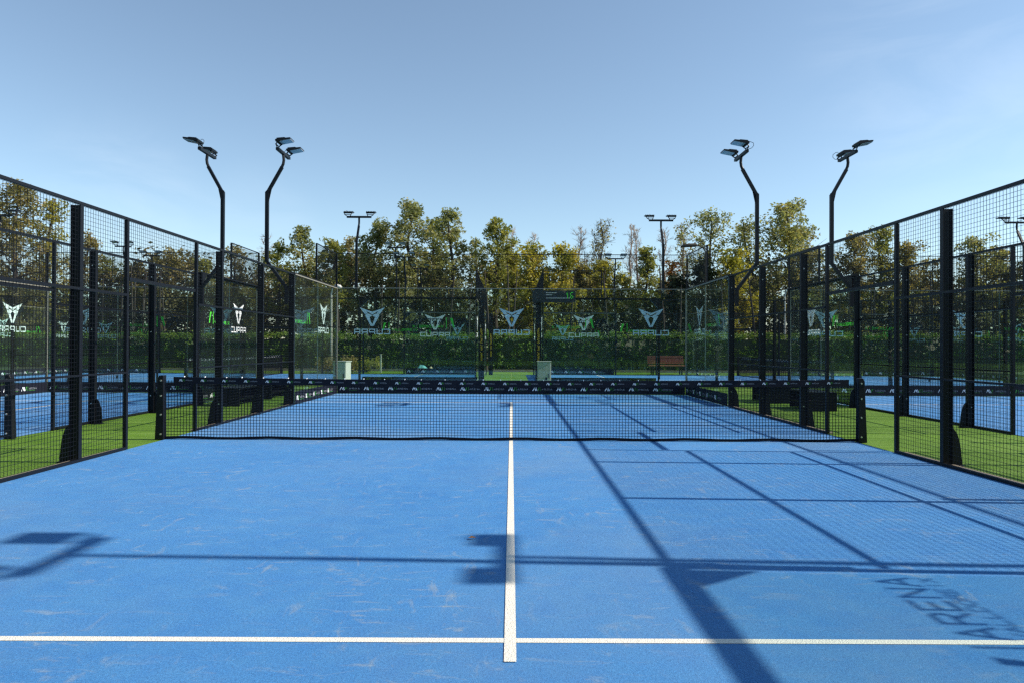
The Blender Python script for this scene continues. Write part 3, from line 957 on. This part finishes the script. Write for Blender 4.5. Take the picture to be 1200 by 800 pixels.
# ------------------------------------------------------------------ vegetation
def leaf_mesh(name, centres, radii, counts, size, mat, parent, seed, kind=None, flat=1.0, zmin=0.05):
    rng = np.random.default_rng(seed)
    c = np.repeat(np.asarray(centres, float), counts, axis=0)
    r = np.repeat(np.asarray(radii, float), counts)
    n = len(c)
    d = rng.normal(size=(n, 3)); d /= np.linalg.norm(d, axis=1)[:, None]
    rad = r * rng.random(n) ** .45
    p = c + d * rad[:, None] * np.array([1, 1, flat])
    p[:, 2] = np.maximum(p[:, 2], zmin)
    a = rng.normal(size=(n, 3)); a[:, 2] *= .7; a /= np.linalg.norm(a, axis=1)[:, None]
    b = np.cross(a, rng.normal(size=(n, 3))); b /= np.linalg.norm(b, axis=1)[:, None]
    s = size * rng.uniform(.6, 1.4, n)[:, None]
    v = np.empty((n, 4, 3))
    v[:, 0] = p - a * s; v[:, 1] = p + b * s * .5; v[:, 2] = p + a * s; v[:, 3] = p - b * s * .5
    me = bpy.data.meshes.new(name)
    me.vertices.add(n * 4); me.vertices.foreach_set('co', v.ravel())
    me.loops.add(n * 4); me.loops.foreach_set('vertex_index', np.arange(n * 4, dtype=np.int32))
    me.polygons.add(n); me.polygons.foreach_set('loop_start', np.arange(0, n * 4, 4, dtype=np.int32))
    me.update(calc_edges=True)
    me.materials.append(mat)
    o = bpy.data.objects.new(name, me); COL.objects.link(o)
    if parent: o.parent = parent
    if kind: o['kind'] = kind
    return o

def tree(label, x, y, H, W, style, leaf=1.0, base=.25, seed=0, cat='tree', name='leafy_tree', bare=False, bark=None, group=None, lean=0.0, size=.105, top=.35):
    rr = random.Random(seed * 31 + 5)
    T = thing(name, label, cat, (x, y, 0), 0, group)
    trunk = MB(); ends = []
    r0 = .020 * H if not bare else .013 * H
    n = 9
    pts = []; cx = cy = 0.0
    for i in range(n):
        t = i / (n - 1)
        cx += rr.uniform(-.022, .022) * H * (.4 + t) + lean * H / n; cy += rr.uniform(-.02, .02) * H
        pts.append(Vector((cx, cy, H * .95 * t)))
    pts[0] = Vector((0, 0, -.1))
    rad = [r0 * (1 - .88 * (i / (n - 1))) + .015 for i in range(n)]
    trunk.tube(pts, rad, 6)
    def at(t):
        f = t * (n - 1); i = min(int(f), n - 2); return pts[i].lerp(pts[i + 1], f - i)
    limbs = MB()
    k = int(20 + H * .9) if not bare else int(12 + H * .7)
    for i in range(k):
        t = base + (1 - base) * (i + rr.random()) / k
        u = (t - base) / (1 - base)
        prof = min(1, (u + .12) / top) ** .6 * (1 - max(0, (u - top)) / (1 - top)) ** .55 if not bare else (1 - u * .75)
        Ln = W / 2 * (prof * rr.uniform(.65, 1.15) + .08)
        az = i * 2.4 + rr.uniform(-.5, .5)
        up = rr.uniform(.35, 1.0) if not bare else rr.uniform(.9, 2.2)
        d = Vector((math.cos(az), math.sin(az), up)).normalized()
        p0 = at(t * .97); q = [p0]; dd = d.copy()
        for j in range(4):
            dd = (dd + Vector((rr.uniform(-.25, .25), rr.uniform(-.25, .25), rr.uniform(-.1, .25)))).normalized()
            q.append(q[-1] + dd * Ln / 3.2)
        lr = max(.014, r0 * (1 - t) * .55)
        limbs.tube(q, [lr, lr * .75, lr * .5, lr * .35, .008], 4, caps=False)
        nsub = rr.randint(3, 5) if not bare else rr.randint(5, 8)
        for j in range(nsub):
            s0 = q[rr.randint(1, 4)]
            e = Vector((rr.gauss(0, 1), rr.gauss(0, 1), rr.gauss(.35, .6) + (1.0 if bare else 0))).normalized()
            le = Ln * rr.uniform(.3, .6) + (.25 if not bare else .15)
            m1 = s0 + e * le * .5 + Vector((rr.uniform(-.1, .1), rr.uniform(-.1, .1), rr.uniform(0, .1)))
            e1 = s0 + e * le
            limbs.tube([s0, m1, e1], [lr * .35 + .008, .014, .008] if not bare else [lr * .4 + .014, .020, .010], 3, caps=False)
            if bare:
                for _ in range(5):
                    f = (e + Vector((rr.gauss(0, .5), rr.gauss(0, .5), rr.gauss(.2, .4)))).normalized()
                    s1 = m1.lerp(e1, rr.random())
                    limbs.tube([s1, s1 + f * le * rr.uniform(.5, 1.0)], [.011, .005], 3, caps=False)
            ends.append(e1)
        ends += q[2:]
    bm_ = bark or (PALEBARK if bare else BARK)
    trunk.build('trunk', bm_, T, smooth=True)
    limbs.build('limbs', bm_, T)
    if leaf > 0:
        cs, rs, ns = [], [], []
        for e in ends:
            if rr.random() < (.28 if leaf < .8 else .16): continue
            rad_ = rr.uniform(.24, .68) * (W / 4) ** .5
            cs.append(e + Vector((rr.gauss(0, .12), rr.gauss(0, .12), rr.gauss(0, .12)))); rs.append(rad_); ns.append(max(4, int(62 * leaf * rad_ ** 1.7 / .35 * (.105 / size) ** 1.6)))
        leaf_mesh('crown', [tuple(c) for c in cs], rs, ns, size, LEAF[style], T, seed, flat=.8)
    return T

def px(p, d):            # where a thing seen at photo column p stands when it is d metres off
    return (p - 599.5) / 824.5 * d
def hz(yp, d, p=600):    # its height when its top is at photo row yp
    hor = 406.2 + (p - 600) * .0044
    return 1.353 + (hor - yp) / 824.5 * d

# (column, top row, width in columns, distance, style, density, base, label, look)
TREES = [
 (-45, 205, 90, 52, 'brown', 1, .1, 'browning tree at the left edge, highest over the fence', ''),
 (18, 208, 62, 50, 'brown', 1, .1, 'browning leafy tree at the left edge behind the mesh', ''),
 (52, 226, 40, 54, 'yellow', .8, .15, 'thin yellow-brown tree second from the left edge', ''),
 (92, 268, 40, 57, 'brown', .7, .15, 'low browning tree behind the wide left post', ''),
 (126, 300, 40, 58, 'olive', .8, .1, 'low olive tree behind the left pair of masts', ''),
 (160, 308, 38, 58, 'brown', .8, .1, 'low brown tree right of the left pair of masts', ''),
 (196, 291, 46, 56, 'brown', .75, .1, 'open brown tree behind the left mesh, before the left mast', ''),
 (232, 300, 36, 58, 'olive', .8, .1, 'low olive tree behind the leftmost tall mast', ''),
 (276, 288, 42, 57, 'brown', .6, .1, 'thin brown tree between the two left tall masts', ''),
 (303, 302, 30, 62, 'eucalypt', .4, .1, 'sparse pale tree behind the second tall mast', ''),
 (326, 281, 34, 56, 'olive', 1, .1, 'small dense olive tree just right of the second tall mast', ''),
 (359, 260, 32, 56, 'eucalypt', 1, .1, 'narrow grey-green tree between the fence corner and the T-shaped mast', ''),
 (385, 276, 40, 54, 'olive', 1, .08, 'rounded olive tree left of the high T-shaped mast', ''),
 (400, 272, 34, 60, 'brown', .9, .08, 'brown tree behind the high T-shaped mast', ''),
 (437, 258, 50, 55, 'eucalypt', 1.1, .08, 'broad grey-green tree right of the high T-shaped mast', ''),
 (484, 229, 58, 54, 'eucalypt', 1.15, .1, 'tallest grey-green tree left of centre', 'tall'),
 (508, 248, 40, 58, 'olive', 1, .1, 'olive tree on the right shoulder of the tallest tree', ''),
 (532, 240, 44, 55, 'eucalypt', 1.1, .08, 'second tall grey-green tree, right of the tallest one', 'tall'),
 (556, 272, 30, 60, 'eucalypt', .8, .1, 'slim pale tree between the two tall centre trees', ''),
 (580, 250, 44, 55, 'olive', 1.15, .08, 'tall narrow olive tree just left of the centre line', 'tall'),
 (606, 290, 44, 58, 'yellow', .9, .06, 'yellowing tree at the centre of the wood', ''),
 (630, 288, 46, 53, 'yellow', 1.2, .05, 'bushy bright yellow-green tree right of centre, left lobe', ''),
 (654, 283, 44, 53, 'yellow', 1.2, .05, 'bushy bright yellow-green tree right of centre, right lobe', ''),
 (684, 308, 38, 55, 'brown', 1, .05, 'low golden brown tree under the bare trees', ''),
 (706, 304, 42, 55, 'yellow', .9, .05, 'low yellow tree behind the small T-shaped mast', ''),
 (732, 322, 34, 57, 'olive', .9, .05, 'low olive tree right of the small T-shaped mast', ''),
 (755, 286, 28, 54, 'olive', 1.1, .05, 'narrow dense olive tree left of the right T-shaped mast', ''),
 (790, 300, 16, 56, 'orange', .8, .3, 'slender tree with orange leaves right of the T-shaped mast', ''),
 (793, 322, 34, 52, 'dark', 1.2, .05, 'dark bushy evergreen under the orange tree', ''),
 (822, 304, 36, 52, 'dark', 1.1, .05, 'dark evergreen left of the big right crown', ''),
 (838, 246, 60, 56, 'eucalypt', .75, .15, 'open grey-green tree with dark limbs left of the right mast', 'open'),
 (862, 290, 50, 52, 'yellow', 1, .05, 'yellow-leaved tree low behind the right mast', ''),
 (884, 252, 50, 56, 'eucalypt', .85, .15, 'grey-green crown directly behind the right mast', 'open'),
 (926, 236, 72, 55, 'eucalypt', 1.05, .12, 'largest grey-green crown between the two right masts', 'tall'),
 (948, 262, 44, 58, 'brown', .9, .12, 'browning tree on the right shoulder of the largest crown', ''),
 (1000, 268, 46, 54, 'brown', 1, .08, 'brown-green tree behind the rightmost mast', ''),
 (1030, 262, 44, 55, 'olive', 1, .08, 'olive tree with a small topmost tuft right of the rightmost mast', ''),
 (1060, 282, 44, 55, 'brown', 1, .08, 'brown tree behind the thin right fence post', ''),
 (1098, 300, 40, 57, 'brown', .6, .08, 'thin brown tree behind the wide right fence post', ''),
 (1142, 274, 50, 56, 'eucalypt', .9, .08, 'grey-green tree behind the right mesh near the edge', ''),
 (1180, 292, 46, 57, 'brown', .9, .08, 'brown tree at the right edge behind the mesh', ''),
 (1228, 270, 60, 56, 'olive', .9, .1, 'olive tree just past the right edge', ''),
]
for i, (p, ty, wd, d, st, lf, ba, lab, look) in enumerate(TREES):
    H = hz(ty, d, p); W = wd / 824.5 * d
    tree(lab, px(p, d), d - 10.18, H / .99, W * 1.2, st, lf * (.72 if look == 'open' else .86), ba, i + 11, top=.30 if look == 'tall' else .4,
         size=.115 if st not in ('dark',) else .13)
BARE = [
 (300, 268, 26, 66, 'tall bare tree right of the leftmost tall mast'),
 (592, 262, 22, 64, 'slim bare tree just left of the yellow trees'),
 (628, 268, 24, 64, 'bare tree with drooping branch over the yellow trees'),
 (676, 258, 26, 60, 'bare many-branched tree, left one of the tall bare pair'),
 (697, 258, 46, 60, 'bare dark-limbed tree, right one of the tall bare pair'),
 (737, 258, 22, 63, 'bare upright tree left of the right T-shaped mast'),
 (748, 255, 18, 66, 'slimmest bare upright tree beside the right T-shaped mast'),
 (778, 262, 24, 66, 'bare tree directly behind the right T-shaped mast'),
 (803, 256, 26, 62, 'nearly bare tree with few leaves left of the big right crown'),
]
for i, (p, ty, wd, d, lab) in enumerate(BARE):
    tree(lab, px(p, d), d - 10.18, hz(ty, d, p), wd / 824.5 * d * 1.5, 'brown', {4: .12, 8: .22}.get(i, 0), .3, 200 + i, name='bare_tree', bare=True,
         bark=BARK if i in (4,) else None, size=.10)

# rear of the wood: reads as one mass
def wood():
    rr = random.Random(9); cs, rs, ns = [], [], []
    for k in range(4300):
        x = rr.uniform(-75, 75); y = rr.uniform(47, 58)
        hmax = 7.0 + 1.0 * math.sin(x * .35) + .8 * math.sin(x * .9 + 2)
        if -32 < x < 0: hmax += 1.2
        cs.append((x, y, rr.random() ** .8 * hmax)); rs.append(rr.uniform(.5, 1.1)); ns.append(34)
    o = leaf_mesh('woodland', cs, rs, ns, .20, LEAF['wood'], None, 77, kind='stuff')
    o['label'] = 'dark undergrowth filling the wood behind the hedge'
wood()
def wood_round():
    rr = random.Random(29); cs, rs, ns = [], [], []
    for k in range(4800):
        side = rr.random()
        if side < .5: x = rr.uniform(-70, 70); y = rr.uniform(-52, -38)
        elif side < .75: x = rr.uniform(-78, -64); y = rr.uniform(-50, 45)
        else: x = rr.uniform(64, 78); y = rr.uniform(-50, 45)
        hm = 10 + 2.0 * math.sin(x * .21 + y * .17) + 1.5 * math.sin(x * .63 + y * .4)
        cs.append((x, y, rr.random() ** .9 * hm)); rs.append(rr.uniform(.9, 1.8)); ns.append(26)
    o = leaf_mesh('woodland', cs, rs, ns, .42, LEAF['wood'], None, 78, kind='stuff')
    o['label'] = 'woodland ringing the courts behind the viewpoint and to the sides'
wood_round()
def stems():
    rr = random.Random(19); mb = MB()
    for k in range(170):
        x = rr.uniform(-62, 62); y = rr.uniform(33, 50); h = rr.uniform(4, 7)
        a = rr.uniform(-.5, .5)
        mb.tube([(x, y, -.1), (x + a * .4, y, h * .5), (x + a, y + .2, h)], [.10, .07, .03], 5, caps=False)
    o = mb.build('young_stems', BARK, None, kind='stuff')
    o['label'] = 'crowd of thin dark stems inside the wood behind the hedge'
stems()

def hedge(label, x0, x1, y0, y1, h, seed, name='hedge'):
    T = thing(name, label, 'hedge', ((x0 + x1) / 2, (y0 + y1) / 2, 0), 0, 'clipped hedges behind the courts')
    rr = random.Random(seed); cs, rs, ns = [], [], []
    L_ = x1 - x0; D = y1 - y0
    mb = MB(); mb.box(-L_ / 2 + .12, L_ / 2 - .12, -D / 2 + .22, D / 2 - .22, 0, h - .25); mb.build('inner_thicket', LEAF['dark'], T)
    n = int(L_ * 26)
    for k in range(n):
        x = rr.uniform(-L_ / 2, L_ / 2)
        wob = .10 * math.sin(x * 1.7) + .07 * math.sin(x * 4.1 + 1)
        if rr.random() < .62: cs.append((x, -D / 2 + .12 + rr.uniform(-.06, .1), rr.uniform(.1, h - .05)))
        else: cs.append((x, rr.uniform(-D / 2 + .1, D / 2 - .1), h + wob * .8 + rr.uniform(-.18, .04)))
        rs.append(rr.uniform(.14, .26)); ns.append(20)
    leaf_mesh('foliage', cs, rs, ns, .055, LEAF['hedge'], T, seed)
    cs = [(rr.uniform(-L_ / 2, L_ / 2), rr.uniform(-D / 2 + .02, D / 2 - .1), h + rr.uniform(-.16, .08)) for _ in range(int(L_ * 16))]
    leaf_mesh('lit_top_leaves', cs, [rr.uniform(.10, .20) for _ in cs], [16] * len(cs), .05, LEAF['lit_top'], T, seed + 9)  # paler leaf clumps paint sunlight along the hedge top
    mb = MB(); mb.box(-L_ / 2, L_ / 2, -D / 2 - .18, -D / 2 - .08, 0, .12); mb.build('stone_edging', CURB, T)
hedge('long clipped green hedge behind the hedge gap and the park bench', -1.4, 34, 28.4, 29.4, 2.05, 1)
hedge('long dark clipped hedge behind the left-hand courts', -42, -1.7, 28.8, 29.8, 1.95, 2)

def shrub(label, x, y, w_, h, st, seed):
    T = thing('shrub', label, 'shrub', (x, y, 0))
    rr = random.Random(seed); cs = []
    st_ = MB()
    for k in range(16):
        c = (rr.gauss(0, w_ * .27), rr.gauss(0, .25), rr.uniform(.15, .8) * h); cs.append(c)
        st_.tube([(0, 0, 0), (c[0] * .5, c[1] * .5, c[2] * .6), c], [.02, .012, .006], 4, caps=False)
    st_.build('stem', BARK, T)
    leaf_mesh('foliage', cs, [rr.uniform(.18, .3) for _ in cs], [45] * 16, .06, LEAF[st], T, seed)
shrub('low yellow-green shrub between the left cabinet and the pale post', px(430, 37), 26.6, 1.3, .85, 'yellow', 1)
shrub('dry pink-brown shrub right behind the left cabinet', px(410, 36.5), 26.0, .7, 1.0, 'brown', 2)
shrub('dry pink-brown shrub left of the left cabinet', px(386, 37), 26.5, .9, .75, 'brown', 3)

rr = random.Random(41)
for k, (x, y) in enumerate([(-.27, -5.22)]):
    mb = MB(); mb.face([(-.03, 0, .012), (-.008, -.016, .016), (.03, .002, .013), (-.004, .015, .022)])
    o = mb.build('fallen_leaf', LEAF['orange']); o.location = (x, y, 0)
    tag(o, 'single fallen orange leaf on the blue turf beside the centre lamp shadow', 'leaf')

# short post beside the left shrub
T = thing('wooden_post', 'short pale wooden post before the hedge left of centre', 'post', (px(447, 36.5), 26.2, 0))
mb = MB(); mb.box(-.04, .04, -.04, .04, 0, .95); mb.build('upright', LAMPW, T, bevel=.005)
mb = MB(); mb.box(-.5, -.041, -.02, .02, .86, .93); mb.build('arm', BARK, T)
